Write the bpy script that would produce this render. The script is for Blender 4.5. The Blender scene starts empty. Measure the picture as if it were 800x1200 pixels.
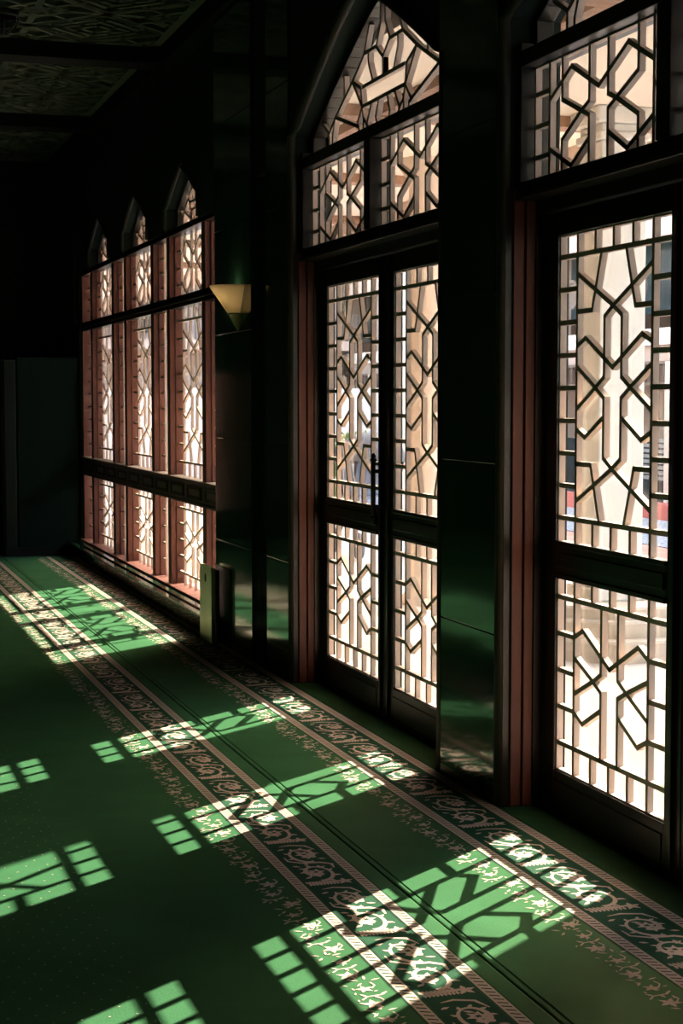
import bpy, math, random
from mathutils import Vector, Matrix
random.seed(7)
C = bpy.context.scene.collection
PI = math.pi

# ------------------------------------------------------------ materials
def mat(name, col, rough=.6, metal=0, spec=.5, sheen=0, coat=0, noise=None, bump=None, sheen_tint=None, sheen_rough=.5, spec_tint=None):
    m = bpy.data.materials.new(name); m.use_nodes = True
    nt = m.node_tree; b = nt.nodes['Principled BSDF']
    b.inputs['Base Color'].default_value = (*col, 1)
    b.inputs['Roughness'].default_value = rough
    b.inputs['Metallic'].default_value = metal
    b.inputs['Specular IOR Level'].default_value = spec
    if spec_tint: b.inputs['Specular Tint'].default_value = (*spec_tint, 1)
    if sheen:
        b.inputs['Sheen Weight'].default_value = sheen
        b.inputs['Sheen Roughness'].default_value = sheen_rough
        if sheen_tint: b.inputs['Sheen Tint'].default_value = (*sheen_tint, 1)
    if coat:
        b.inputs['Coat Weight'].default_value = coat
        b.inputs['Coat Roughness'].default_value = .08
    tc = nt.nodes.new('ShaderNodeTexCoord')
    if noise:                       # (second colour, scale vector, detail, contrast lo, hi)
        c2, sc, det, lo, hi = noise
        mp = nt.nodes.new('ShaderNodeMapping'); mp.inputs['Scale'].default_value = sc
        n = nt.nodes.new('ShaderNodeTexNoise'); n.inputs['Scale'].default_value = 1; n.inputs['Detail'].default_value = det
        n.inputs['Distortion'].default_value = .6
        r = nt.nodes.new('ShaderNodeValToRGB')
        r.color_ramp.elements[0].position = lo; r.color_ramp.elements[0].color = (*col, 1)
        r.color_ramp.elements[1].position = hi; r.color_ramp.elements[1].color = (*c2, 1)
        nt.links.new(tc.outputs['Object'], mp.inputs[0]); nt.links.new(mp.outputs[0], n.inputs['Vector'])
        nt.links.new(n.outputs['Fac'], r.inputs[0]); nt.links.new(r.outputs[0], b.inputs['Base Color'])
    if bump:                        # (scale vector, strength, distance)
        sc, st, di = bump
        mp = nt.nodes.new('ShaderNodeMapping'); mp.inputs['Scale'].default_value = sc
        n = nt.nodes.new('ShaderNodeTexNoise'); n.inputs['Scale'].default_value = 1; n.inputs['Detail'].default_value = 4
        bp = nt.nodes.new('ShaderNodeBump'); bp.inputs['Strength'].default_value = st; bp.inputs['Distance'].default_value = di
        nt.links.new(tc.outputs['Object'], mp.inputs[0]); nt.links.new(mp.outputs[0], n.inputs['Vector'])
        nt.links.new(n.outputs['Fac'], bp.inputs['Height']); nt.links.new(bp.outputs[0], b.inputs['Normal'])
    return m

M = {}
M['carpet'] = mat('green_carpet_pile', (.034, .112, .052), .85, spec=.0,
                  noise=((.041, .134, .063), (3, 3, 3), 5, .35, .7), bump=((130, 130, 130), .35, .004))
def add_gloss(m, col, rough):
    nt = m.node_tree; b = nt.nodes['Principled BSDF']; o = [n for n in nt.nodes if n.type == 'OUTPUT_MATERIAL'][0]
    g = nt.nodes.new('ShaderNodeBsdfGlossy'); g.inputs['Color'].default_value = (*col, 1); g.inputs['Roughness'].default_value = rough
    a = nt.nodes.new('ShaderNodeAddShader'); nt.links.new(b.outputs[0], a.inputs[0]); nt.links.new(g.outputs[0], a.inputs[1]); nt.links.new(a.outputs[0], o.inputs[0])
add_gloss(M['carpet'], (.020, .022, .010), .45)
M['pile'] = mat('pale_carpet_pile', (.55, .42, .35), .8, spec=.1, sheen_tint=(1, .95, .85), bump=((160, 160, 160), .3, .003))
M['darkpile'] = mat('dark_carpet_pile', (.010, .050, .027), .85, spec=.05, sheen=.02, sheen_tint=(.8, 1, .7))
M['bandpile'] = mat('border_ground_pile', (.016, .072, .036), .85, spec=.03, bump=((130, 130, 130), .3, .004))
M['marble'] = mat('green_marble', (.012, .040, .022), .09, spec=.5,
                  noise=((.045, .075, .038), (1.1, 1.1, .45), 9, .50, .92), bump=((2, 2, 2), .06, .02))
M['marble_edge'] = mat('bronze_green_moulding', (.045, .036, .022), .55, spec=.2, noise=((.025, .03, .018), (5, 5, 2), 5, .4, .7))
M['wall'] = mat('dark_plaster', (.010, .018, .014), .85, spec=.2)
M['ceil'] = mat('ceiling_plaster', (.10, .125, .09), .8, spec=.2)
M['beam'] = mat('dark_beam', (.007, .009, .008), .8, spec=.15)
M['darkwood'] = mat('black_lacquered_wood', (.010, .008, .006), .30, spec=.4, noise=((.017, .012, .009), (3, 30, 3), 6, .4, .7))
M['jamb'] = mat('red_brown_wood', (.18, .066, .048), .45, spec=.25, noise=((.12, .042, .031), (8, 8, 1.2), 6, .35, .7))
M['lattice'] = mat('lattice_wood', (.64, .50, .42), .55, spec=.3, noise=((.56, .42, .34), (10, 10, 3), 4, .4, .7))
M['rail'] = mat('carved_rail_wood', (.075, .055, .045), .45, spec=.4, noise=((.13, .09, .07), (6, 3, 10), 5, .4, .75))
M['railgroove'] = mat('rail_groove_wood', (.02, .015, .012), .6, spec=.2)
M['metal'] = mat('black_iron', (.02, .02, .022), .4, metal=.6)
M['brass'] = mat('dull_brass', (.62, .56, .34), .4, metal=.45, noise=((.52, .47, .26), (3, 3, 2), 3, .4, .7))
M['bulb_metal'] = mat('green_bronze', (.16, .15, .06), .4, metal=.6)
M['panel'] = mat('dark_green_panel', (.006, .014, .011), .8, spec=.04)
M['post'] = mat('panel_post', (.014, .022, .018), .7, spec=.08)
# outside
M['paving'] = mat('pale_paving', (.78, .72, .66), .8, spec=.2, noise=((.66, .58, .52), (1.5, 1.5, 1), 5, .4, .75))
M['whitecol'] = mat('white_column_plaster', (.86, .82, .76), .7, spec=.2)
M['beigecol'] = mat('beige_column_plaster', (.78, .63, .52), .7, spec=.2, noise=((.84, .72, .62), (2, 2, 4), 4, .4, .7))
M['plinth'] = mat('veined_plinth_stone', (.70, .60, .50), .6, spec=.3, noise=((.56, .44, .34), (.6, .6, 9), 6, .35, .75))
M['soffit'] = mat('portico_soffit', (.93, .82, .70), .8, spec=.1)
M['oakbeam'] = mat('portico_beam_wood', (.40, .24, .16), .6, spec=.2, noise=((.30, .17, .11), (1, 14, 14), 6, .35, .7))
M['facade'] = mat('grey_pink_facade', (.40, .31, .27), .8, spec=.2, noise=((.46, .37, .33), (1, 1, 1), 3, .4, .7))
M['band'] = mat('white_band', (.80, .75, .70), .7, spec=.2)
M['facpink'] = mat('pink_cornice', (.62, .47, .40), .8, spec=.2)
M['darkglass'] = mat('dark_blue_glass', (.012, .035, .045), .12, spec=.5)
M['rail_out'] = mat('brown_railing', (.14, .10, .08), .6)
M['louver'] = mat('grey_louvre', (.20, .19, .18), .6)
M['redkerb'] = mat('red_painted_kerb', (.52, .13, .10), .6)
M['redtile'] = mat('red_clay_tile', (.62, .22, .14), .7, noise=((.72, .34, .24), (2, 2, 2), 4, .4, .7))
M['gravel'] = mat('blue_grey_gravel', (.22, .24, .27), .9, noise=((.62, .60, .60), (28, 28, 28), 3, .42, .62), bump=((28, 28, 28), 1, .03))
M['leaf'] = mat('green_leaves', (.16, .24, .05), .7)
M['greyfab'] = mat('grey_fabric', (.16, .17, .19), .8)
M['bluefab'] = mat('blue_fabric', (.30, .38, .55), .8)
M['skin'] = M['beigecol']

def glass():
    m = bpy.data.materials.new('clear_window_glass'); m.use_nodes = True
    nt = m.node_tree; nt.nodes.clear()
    o = nt.nodes.new('ShaderNodeOutputMaterial'); mx = nt.nodes.new('ShaderNodeMixShader')
    t = nt.nodes.new('ShaderNodeBsdfTransparent'); t.inputs[0].default_value = (.97, .975, .965, 1)
    g = nt.nodes.new('ShaderNodeBsdfGlossy'); g.inputs['Roughness'].default_value = .02
    f = nt.nodes.new('ShaderNodeFresnel'); f.inputs[0].default_value = 1.25
    ge = nt.nodes.new('ShaderNodeNewGeometry'); mu = nt.nodes.new('ShaderNodeMath'); mu.operation = 'SUBTRACT'; mu.use_clamp = True
    nt.links.new(f.outputs[0], mu.inputs[0]); nt.links.new(ge.outputs['Backfacing'], mu.inputs[1])
    nt.links.new(mu.outputs[0], mx.inputs[0]); nt.links.new(t.outputs[0], mx.inputs[1]); nt.links.new(g.outputs[0], mx.inputs[2])
    nt.links.new(mx.outputs[0], o.inputs[0])
    return m
M['glass'] = glass()

def shade_mat():
    m = bpy.data.materials.new('frosted_amber_glass'); m.use_nodes = True
    nt = m.node_tree; nt.nodes.clear()
    o = nt.nodes.new('ShaderNodeOutputMaterial'); mx = nt.nodes.new('ShaderNodeMixShader')
    d = nt.nodes.new('ShaderNodeBsdfDiffuse'); d.inputs[0].default_value = (.80, .70, .52, 1)
    t = nt.nodes.new('ShaderNodeBsdfTranslucent'); t.inputs[0].default_value = (.85, .74, .54, 1)
    mx.inputs[0].default_value = .55
    nt.links.new(d.outputs[0], mx.inputs[1]); nt.links.new(t.outputs[0], mx.inputs[2]); nt.links.new(mx.outputs[0], o.inputs[0])
    return m
M['shade'] = shade_mat()
def emit(name, col, s):
    m = bpy.data.materials.new(name); m.use_nodes = True
    nt = m.node_tree; nt.nodes.clear()
    o = nt.nodes.new('ShaderNodeOutputMaterial'); e = nt.nodes.new('ShaderNodeEmission')
    e.inputs[0].default_value = (*col, 1); e.inputs[1].default_value = s
    nt.links.new(e.outputs[0], o.inputs[0]); return m
M['bulb'] = emit('lamp_bulb_glow', (1, .75, .45), 1.5)

# ------------------------------------------------------------ mesh builder
class MB:
    def __init__(s): s.v = []; s.f = []; s.mi = []
    def quad(s, a, b, c, d, mi=0):
        n = len(s.v); s.v += [tuple(a), tuple(b), tuple(c), tuple(d)]; s.f.append((n, n+1, n+2, n+3)); s.mi.append(mi)
    def poly(s, pts, mi=0):
        n = len(s.v); s.v += [tuple(p) for p in pts]; s.f.append(tuple(range(n, n+len(pts)))); s.mi.append(mi)
    def hexa(s, p, mi=0):           # 8 points: bottom ring 0-3, top ring 4-7
        n = len(s.v); s.v += [tuple(q) for q in p]
        for f in ((0, 3, 2, 1), (4, 5, 6, 7), (0, 1, 5, 4), (1, 2, 6, 5), (2, 3, 7, 6), (3, 0, 4, 7)):
            s.f.append(tuple(n+i for i in f)); s.mi.append(mi)
    def box(s, x0, x1, y0, y1, z0, z1, mi=0):
        x0, x1 = min(x0, x1), max(x0, x1); y0, y1 = min(y0, y1), max(y0, y1); z0, z1 = min(z0, z1), max(z0, z1)
        s.hexa([(x0, y0, z0), (x1, y0, z0), (x1, y1, z0), (x0, y1, z0), (x0, y0, z1), (x1, y0, z1), (x1, y1, z1), (x0, y1, z1)], mi)
    def barx(s, p, q, x0, x1, w, mi=0, ext=True):   # bar in the y-z plane from p=(y,z) to q, thickness x0..x1
        dy, dz = q[0]-p[0], q[1]-p[1]; L = math.hypot(dy, dz)
        if L < 1e-5: return
        dy /= L; dz /= L; e = w*.28 if ext else 0
        a = (p[0]-dy*e, p[1]-dz*e); b = (q[0]+dy*e, q[1]+dz*e); ny, nz = -dz*w/2, dy*w/2
        s.hexa([(x0, a[0]-ny, a[1]-nz), (x0, b[0]-ny, b[1]-nz), (x0, b[0]+ny, b[1]+nz), (x0, a[0]+ny, a[1]+nz),
                (x1, a[0]-ny, a[1]-nz), (x1, b[0]-ny, b[1]-nz), (x1, b[0]+ny, b[1]+nz), (x1, a[0]+ny, a[1]+nz)], mi)
    def lathe(s, prof, c, n=24, a0=0, a1=2*PI, mi=0, axis='z'):
        base = len(s.v); full = abs(a1-a0-2*PI) < 1e-6; m = n if full else n+1
        for r, z in prof:
            for i in range(m):
                a = a0+(a1-a0)*i/n
                if axis == 'z': s.v.append((c[0]+r*math.cos(a), c[1]+r*math.sin(a), c[2]+z))
                elif axis == 'x': s.v.append((c[0]+z, c[1]+r*math.cos(a), c[2]+r*math.sin(a)))
                else: s.v.append((c[0]+r*math.cos(a), c[1]+z, c[2]+r*math.sin(a)))
        for k in range(len(prof)-1):
            for i in range(n):
                j = (i+1) % m if full else i+1
                s.f.append((base+k*m+i, base+k*m+j, base+(k+1)*m+j, base+(k+1)*m+i)); s.mi.append(mi)
    def tube(s, pts, r, n=10, mi=0):
        base = len(s.v); P = [Vector(p) for p in pts]
        for k, p in enumerate(P):
            d = (P[min(k+1, len(P)-1)]-P[max(k-1, 0)]).normalized()
            u = d.cross(Vector((0, 0, 1)) if abs(d.z) < .9 else Vector((1, 0, 0))).normalized(); w = d.cross(u)
            for i in range(n):
                a = 2*PI*i/n; s.v.append(tuple(p+u*math.cos(a)*r+w*math.sin(a)*r))
        for k in range(len(P)-1):
            for i in range(n):
                j = (i+1) % n; s.f.append((base+k*n+i, base+k*n+j, base+(k+1)*n+j, base+(k+1)*n+i)); s.mi.append(mi)
        s.f.append(tuple(base+i for i in reversed(range(n)))); s.mi.append(mi)
        s.f.append(tuple(base+(len(P)-1)*n+i for i in range(n))); s.mi.append(mi)
    def build(s, name, mats, parent=None, smooth=False, bevel=0, loc=None):
        me = bpy.data.meshes.new(name)
        o0 = Vector(loc) if loc else Vector((0, 0, 0))
        me.from_pydata([tuple(Vector(v)-o0) for v in s.v], [], s.f)
        for m in (mats if isinstance(mats, (list, tuple)) else [mats]): me.materials.append(m)
        me.polygons.foreach_set('material_index', s.mi)
        if smooth: me.polygons.foreach_set('use_smooth', [True]*len(s.f))
        me.update(); ob = bpy.data.objects.new(name, me); C.objects.link(ob)
        if parent is not None:
            ob.parent = parent
            ob.matrix_parent_inverse = Matrix.Identity(4)
            wp = parent; off = Vector((0, 0, 0))
            while wp is not None: off += wp.location; wp = wp.parent
            ob.location = o0-off
        else: ob.location = o0
        if bevel:
            bv = ob.modifiers.new('bevel', 'BEVEL'); bv.width = bevel; bv.segments = 2; bv.limit_method = 'ANGLE'
        return ob
def empty(name, loc): o = bpy.data.objects.new(name, None); C.objects.link(o); o.location = loc; return o
def tag(o, label=None, cat=None, group=None, kind=None):
    if label: o['label'] = label
    if cat: o['category'] = cat
    if group: o['group'] = group
    if kind: o['kind'] = kind
    return o

# ------------------------------------------------------------ layout
XW = 2.46                 # inner face of the piers
XG = 2.63                 # door lattice plane
XT = 2.58                 # transom lattice plane
XOUT = 2.695              # outer face of the wall
ZC = 4.1                  # ceiling
CR, CC = 4.67, 7.555      # centres of the two arched doorways
HW = 1.115
ZS, ZA = 2.95, 3.47       # spring and apex
def arch(yc, hw, zs, za, n=14):
    L = []
    for i in range(n+1):
        t = i/n; L.append((yc+hw*(1-t), zs+(za-zs)*(1-(1-t)**1.18)))
    return L+[(2*yc-y, z) for y, z in reversed(L[:-1])]

# ------------------------------------------------------------ setting
b = MB(); b.box(-7, XOUT, -4, 18.2, -.12, -.012); tag(b.build('floor', M['darkpile']), 'dark floor of the hall under the green carpets', kind='structure')
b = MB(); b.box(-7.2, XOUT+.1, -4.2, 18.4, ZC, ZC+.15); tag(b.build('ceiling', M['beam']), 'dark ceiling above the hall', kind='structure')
b = MB(); FX0, FX1, FZ0, FZ1 = .70, 1.0, .30, 1.86
b.box(-7.2, FX0, 18, 18.2, -.1, ZC); b.box(FX1, XOUT+.02, 18, 18.2, -.1, ZC); b.box(FX0, FX1, 18, 18.2, -.1, FZ0); b.box(FX0, FX1, 18, 18.2, FZ1, ZC)
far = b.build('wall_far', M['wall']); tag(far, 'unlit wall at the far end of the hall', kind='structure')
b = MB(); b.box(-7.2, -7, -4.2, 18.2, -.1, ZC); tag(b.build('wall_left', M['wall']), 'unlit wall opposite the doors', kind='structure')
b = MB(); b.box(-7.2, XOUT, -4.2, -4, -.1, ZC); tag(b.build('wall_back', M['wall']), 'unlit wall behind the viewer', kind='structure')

# window wall with two arched doorways and one long window with three small arches
b = MB()
def above(b, curve, ztop, x0, x1):
    for (ya, za), (yb, zb) in zip(curve[:-1], curve[1:]):
        b.hexa([(x0, yb, zb), (x1, yb, zb), (x1, ya, za), (x0, ya, za), (x0, yb, ztop), (x1, yb, ztop), (x1, ya, ztop), (x0, ya, ztop)])
XP = XW+.012
for yc in (CR, CC): above(b, arch(yc, HW, ZS, ZA), ZC, XP, XOUT)
b.box(XP, XOUT, -4, CR-HW, -.1, ZC)
b.box(XP, XOUT, CR+HW, CC-HW, -.1, ZC)
b.box(XP+.08, XOUT, CC+HW, 10.60, -.1, ZC)
b.box(XP, XOUT, CC+HW, 10.41, 2.83, ZC)
XV = 2.55                 # face of the wall over the window
WC = (11.84, 13.65, 15.46); AH = .54
b.box(XV, XOUT, 10.60, 18.1, -.1, .02)
yy = 10.60
for c in WC:
    b.box(XV, XOUT, yy, c-AH, 2.79, ZC); yy = c+AH
    above(b, arch(c, AH, 2.96, 3.20, 8), ZC, XV, XOUT)
b.box(XV, XOUT, yy, 16.66, 2.79, ZC)
b.box(XV, XOUT, 16.66, 18.1, -.1, ZC)
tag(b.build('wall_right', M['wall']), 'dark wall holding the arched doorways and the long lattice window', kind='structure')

# marble facing of the piers (with joints every 0.65 m)
tn = [0]
def trim(bm, m, label, smooth=False, bevel=0):
    tn[0] += 1
    return tag(bm.build('trim_%d' % tn[0], m, smooth=smooth, bevel=bevel), label, kind='structure')
def slabs(y0, y1, x0, x1, ztop, label):
    b = MB(); z = 0.0
    while z < ztop-.01:
        z1 = min(z+.65, ztop); b.box(x0, x1, y0, y1, z+.0015, z1-.0015); z = z1
    return trim(b, M['marble'], label, bevel=.002)
slabs(CR+HW+.045, CC-HW, XW, XP+.02, 4.1, 'polished green marble pilaster between the two arched doorways')
slabs(CC+HW+.045, 9.17, XW, XP+.1, 4.1, 'narrow polished marble pilaster beside the farther doorway')
slabs(9.49, 10.41, XW-.005, XP+.1, 4.1, 'wide polished marble pilaster carrying the wall sconce')
slabs(9.17, 9.49, XW+.05, XP+.1, 4.1, 'recessed dark marble strip between two pilasters')
slabs(3.0, CR-HW, XW, XP+.02, 4.1, 'polished marble pilaster at the near side of the nearer doorway')
# bullnose moulding round the doorways
for yc, lab in ((CR, 'rounded bronze-green moulding framing the nearer doorway arch'), (CC, 'rounded bronze-green moulding framing the farther doorway arch')):
    b = MB(); r = .026
    crv = arch(yc, HW+.02, ZS, ZA+.02)
    pts = [(XW+.018, crv[0][0], 0.0)]+[(XW+.018, crv[0][0], z) for z in (.65, 1.3, 1.95, 2.6)]+[(XW+.018, y, z) for y, z in crv]+[(XW+.018, crv[-1][0], z) for z in (2.6, 1.95, 1.3, .65, 0)]
    b.tube(pts, r, 12)
    trim(b, M['marble_edge'], lab, smooth=True)
for i, c in enumerate(WC):
    b = MB(); crv = arch(c, AH+.015, 2.96, 3.215, 8)
    b.tube([(XV-.002, crv[0][0], 2.80)]+[(XV-.002, y, z) for y, z in crv]+[(XV-.002, crv[-1][0], 2.80)], .018, 10)
    trim(b, M['marble_edge'], 'thin moulding round the %s small arch over the long window' % ('nearest', 'middle', 'farthest')[i], smooth=True)
# plinth under the window
b = MB(); b.box(2.42, XOUT-.02, 10.42, 16.66, -.01, .105); b.box(2.405, XOUT-.02, 10.42, 16.66, .105, .124); b.box(2.47, XOUT-.02, 10.42, 16.66, .124, .136)
trim(b, M['marble'], 'low green marble plinth running under the long lattice window', bevel=.004)
# joint moulding high on the window wall
b = MB(); b.tube([(XV-.005, 16.9, 2.3), (XV-.005, 16.9, 4.05)], .02, 8); trim(b, M['marble_edge'], 'thin vertical moulding on the dark wall past the window', smooth=True)

# ------------------------------------------------------------ lattice patterns (metres, s towards the viewer, t down from the top)
def mirror(segs, c):
    out = list(segs)
    for (a, b_) in segs: out.append(((2*c-a[0], a[1]), (2*c-b_[0], b_[1])))
    return out
def vflip(segs, m): return [((a[0], 2*m-a[1]), (b_[0], 2*m-b_[1])) for a, b_ in segs]
def chain(*p): return [(p[i], p[i+1]) for i in range(len(p)-1)]
def pat_tall():                    # 0.849 x 1.127
    cw = .1415; W = 6*cw; H = 1.127; c = W/2; a = cw; g = .065; m = .557; tb = .08; bb = 1.034
    S = []
    S += [((0, tb), (W, tb)), ((0, bb), (W, bb)), ((a, 0), (a, H)), ((W-a, 0), (W-a, H))]
    for i in range(2, 5): S += [((i*cw, 0), (i*cw, tb)), ((i*cw, bb), (i*cw, H))]
    for k in range(1, 8):
        t = tb+k*(bb-tb)/8; S += [((0, t), (a, t)), ((W-a, t), (W, t))]
    h = chain((c-.0925, tb), (c-.163, .283), (a, .283)) + chain((a, .1465), (c, .275), (c-g, .310), (c-g, .594-.04))[0:2]
    h += chain((c-g, .310), (c-g, .520), (c-.132, m))
    top = mirror(h, c)
    S += top + vflip(top, m)
    # outer legs of the middle crossing
    leg = mirror(chain((c-.132, m), (a, .634)) + chain((c-.132, m), (a, .480)), c); S += leg
    v = mirror(chain((a, .408), (c-.211, .380), (c, .488)), c); S += v
    v2 = mirror(chain((a, 2*m-.408), (c-.211, 2*m-.380), (c-g, 2*m-.455)), c); S += v2
    return W, H, S
def pat_low():                     # 0.849 x 0.731
    cw = .1415; W = 6*cw; H = .731; c = W/2; a = cw; g = .064; tb = .080; bb = .627; m = .3535
    S = [((0, tb), (W, tb)), ((0, bb), (W, bb)), ((a, 0), (a, H)), ((W-a, 0), (W-a, H))]
    for i in range(2, 5): S += [((i*cw, 0), (i*cw, tb)), ((i*cw, bb), (i*cw, H))]
    for k in range(1, 4):
        t = tb+k*(bb-tb)/4; S += [((0, t), (a, t)), ((W-a, t), (W, t))]
    h = chain((c-g, tb), (c-g, .320), (c-.127, m), (a, .425))
    h += chain((a, .2895), (c-.127, m), (c-g, .384), (c-g, bb))
    h += chain((a, .216), (c-.2115, .1835), (c, .2917))
    h += chain((a, .491), (c-.2115, .5235), (c-g, .448))
    return W, H, S+mirror(h, c)
def pat_transom():                 # 1.022 x 0.415
    W = 1.022; H = .415; c = .511; a = .122; g = .07; o = .285
    S = [((a, 0), (a, H)), ((W-a, 0), (W-a, H))]
    for t in (.1, .216, .328): S += [((0, t), (a, t)), ((W-a, t), (W, t))]
    h = chain((c-o, 0), (c-o, .152), (c-.131, .215), (c-g, .240), (c-g, H))
    h += chain((c-g, 0), (c-g, .191), (c-.131, .215), (c-o, .292), (c-o, H))
    h += chain((c-.389, .138), (c-.211, .0486), (c, .153))
    h += chain((c-.389, .311), (c-.211, .392), (c-g, .315))
    return W, H, S+mirror(h, c)
def pat_narrow(W, H, n):
    S = [((.12, 0), (.12, H)), ((W-.12, 0), (W-.12, H))]
    for k in range(1, n): t = H*k/n; S += [((0, t), (.12, t)), ((W-.12, t), (W, t))]
    return W, H, S
def lattice_mesh(pat, yfar, ztop, X, W, H, flip=False, w=.018, d=.022, edge=True):
    pw, ph, S = pat; b = MB(); sy = W/pw; sz = H/ph
    for i, (p, q) in enumerate(S):
        if flip: p = (pw-p[0], p[1]); q = (pw-q[0], q[1])
        e = (i % 5)*.00025         # crossing bars must not share a face
        b.barx((yfar-p[0]*sy, ztop-p[1]*sz), (yfar-q[0]*sy, ztop-q[1]*sz), X+e, X+d+e, w)
    if edge:
        for p, q in (((0, 0), (pw, 0)), ((pw, 0), (pw, ph)), ((pw, ph), (0, ph)), ((0, ph), (0, 0))):
            b.barx((yfar-p[0]*sy, ztop-p[1]*sz), (yfar-q[0]*sy, ztop-q[1]*sz), X-.001, X+d+.002, .012)
    return b
def pane(y0, y1, z0, z1, X, parent):
    b = MB(); b.box(X+.030, X+.034, y0, y1, z0, z1); return b.build('glass_pane', M['glass'], parent)
def ringframe(b, y0, y1, z0, z1, x0, x1, wy0, wy1, wz0, wz1):
    b.box(x0, x1, y0, y0+wy0, z0, z1); b.box(x0, x1, y1-wy1, y1, z0, z1)
    b.box(x0, x1, y0+wy0, y1-wy1, z0, z0+wz0); b.box(x0, x1, y0+wy0, y1-wy1, z1-wz1, z1)

ARCHSEG = [((.30, 3.092), (-.30, 3.092)), ((.30, 2.99), (-.30, 2.99))]
_h = chain((.33, 3.092), (.31, 2.99)) + chain((.33, 3.092), (.465, 3.15), (.28, 3.262), (.10, 3.262), (.0, 3.19))
_h += chain((.214, 3.262), (.214, 3.20), (.149, 3.092)) + chain((.10, 3.262), (.03, 3.37), (.03, 3.48)) + chain((.28, 3.262), (.20, 3.40))
_h += chain((.465, 3.15), (.751, 3.008), (.363, 2.894), (.363, 2.82)) + chain((.465, 3.15), (.312, 2.99), (.40, 2.90))
_h += chain((.165, 2.99), (.229, 2.90), (.229, 2.82)) + chain((.06, 2.99), (.10, 2.90), (.06, 2.82)) + chain((.293, 2.93), (.16, 2.82)) + chain((.312, 2.99), (.293, 2.93), (.293, 2.82))
_h += chain((.751, 3.008), (.86, 2.94), (.86, 2.82)) + chain((.751, 3.008), (.80, 2.90), (.80, 2.82)) + chain((.60, 3.08), (.60, 3.20)) + chain((.86, 2.94), (1.05, 3.05)) + chain((0, 3.19), (0, 3.092))
ARCHSEG += _h + [((-a[0], a[1]), (-b_[0], b_[1])) for a, b_ in _h]
def arch_lattice(yc, X, hw, zs, za, zb, sc=1.0, zref=2.83, w=.019):
    b = MB()
    crv = arch(0, hw, zs, za, 14)
    def zt(y):
        for (ya, z1), (yb, z2) in zip(crv[:-1], crv[1:]):
            if yb <= y <= ya: return z1+(z2-z1)*(ya-y)/(ya-yb)
        return -9
    for i, (p, q) in enumerate(ARCHSEG):
        p = (p[0]*sc, zb+(p[1]-zref)*sc*((za-zb)/(3.47-2.83))/sc); q = (q[0]*sc, zb+(q[1]-zref)*((za-zb)/(3.47-2.83)))
        n = 30; run = []
        for k in range(n+1):
            y = p[0]+(q[0]-p[0])*k/n; z = p[1]+(q[1]-p[1])*k/n
            if zb-.01 <= z < zt(y): run.append((y, z))
        if len(run) > 1: b.barx((yc+run[0][0], run[0][1]), (yc+run[-1][0], run[-1][1]), X+(i % 5)*.0003, X+.026+(i % 5)*.0003, w)
    return b
def arch_ring(b, yc, hw, zs, za, zb, wd, x0, x1):
    o = [(yc+hw, zb)]+arch(yc, hw, zs, za)+[(yc-hw, zb)]
    k = (hw-wd)/hw
    i_ = [(yc+(y-yc)*k, zb+(z-zb)*((za-zb-wd*1.15)/(za-zb)) if z > zb else zb) for y, z in o]
    for a in range(len(o)-1):
        b.hexa([(x0, o[a][0], o[a][1]), (x1, o[a][0], o[a][1]), (x1, o[a+1][0], o[a+1][1]), (x0, o[a+1][0], o[a+1][1]),
                (x0, i_[a][0], i_[a][1]), (x1, i_[a][0], i_[a][1]), (x1, i_[a+1][0], i_[a+1][1]), (x0, i_[a+1][0], i_[a+1][1])])
def arch_pane(yc, hw, zs, za, zb, X, parent):
    o = [(yc+hw, zb)]+arch(yc, hw, zs, za)+[(yc-hw, zb)]
    b = MB(); x0, x1 = X+.030, X+.034
    b.poly([(x0, y, z) for y, z in o]); b.poly([(x1, y, z) for y, z in reversed(o)])
    for a in range(len(o)):
        c_ = (a+1) % len(o); b.quad((x0, *o[a]), (x0, *o[c_]), (x1, *o[c_]), (x1, *o[a]))
    return b.build('glass_pane', M['glass'], parent)

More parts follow.
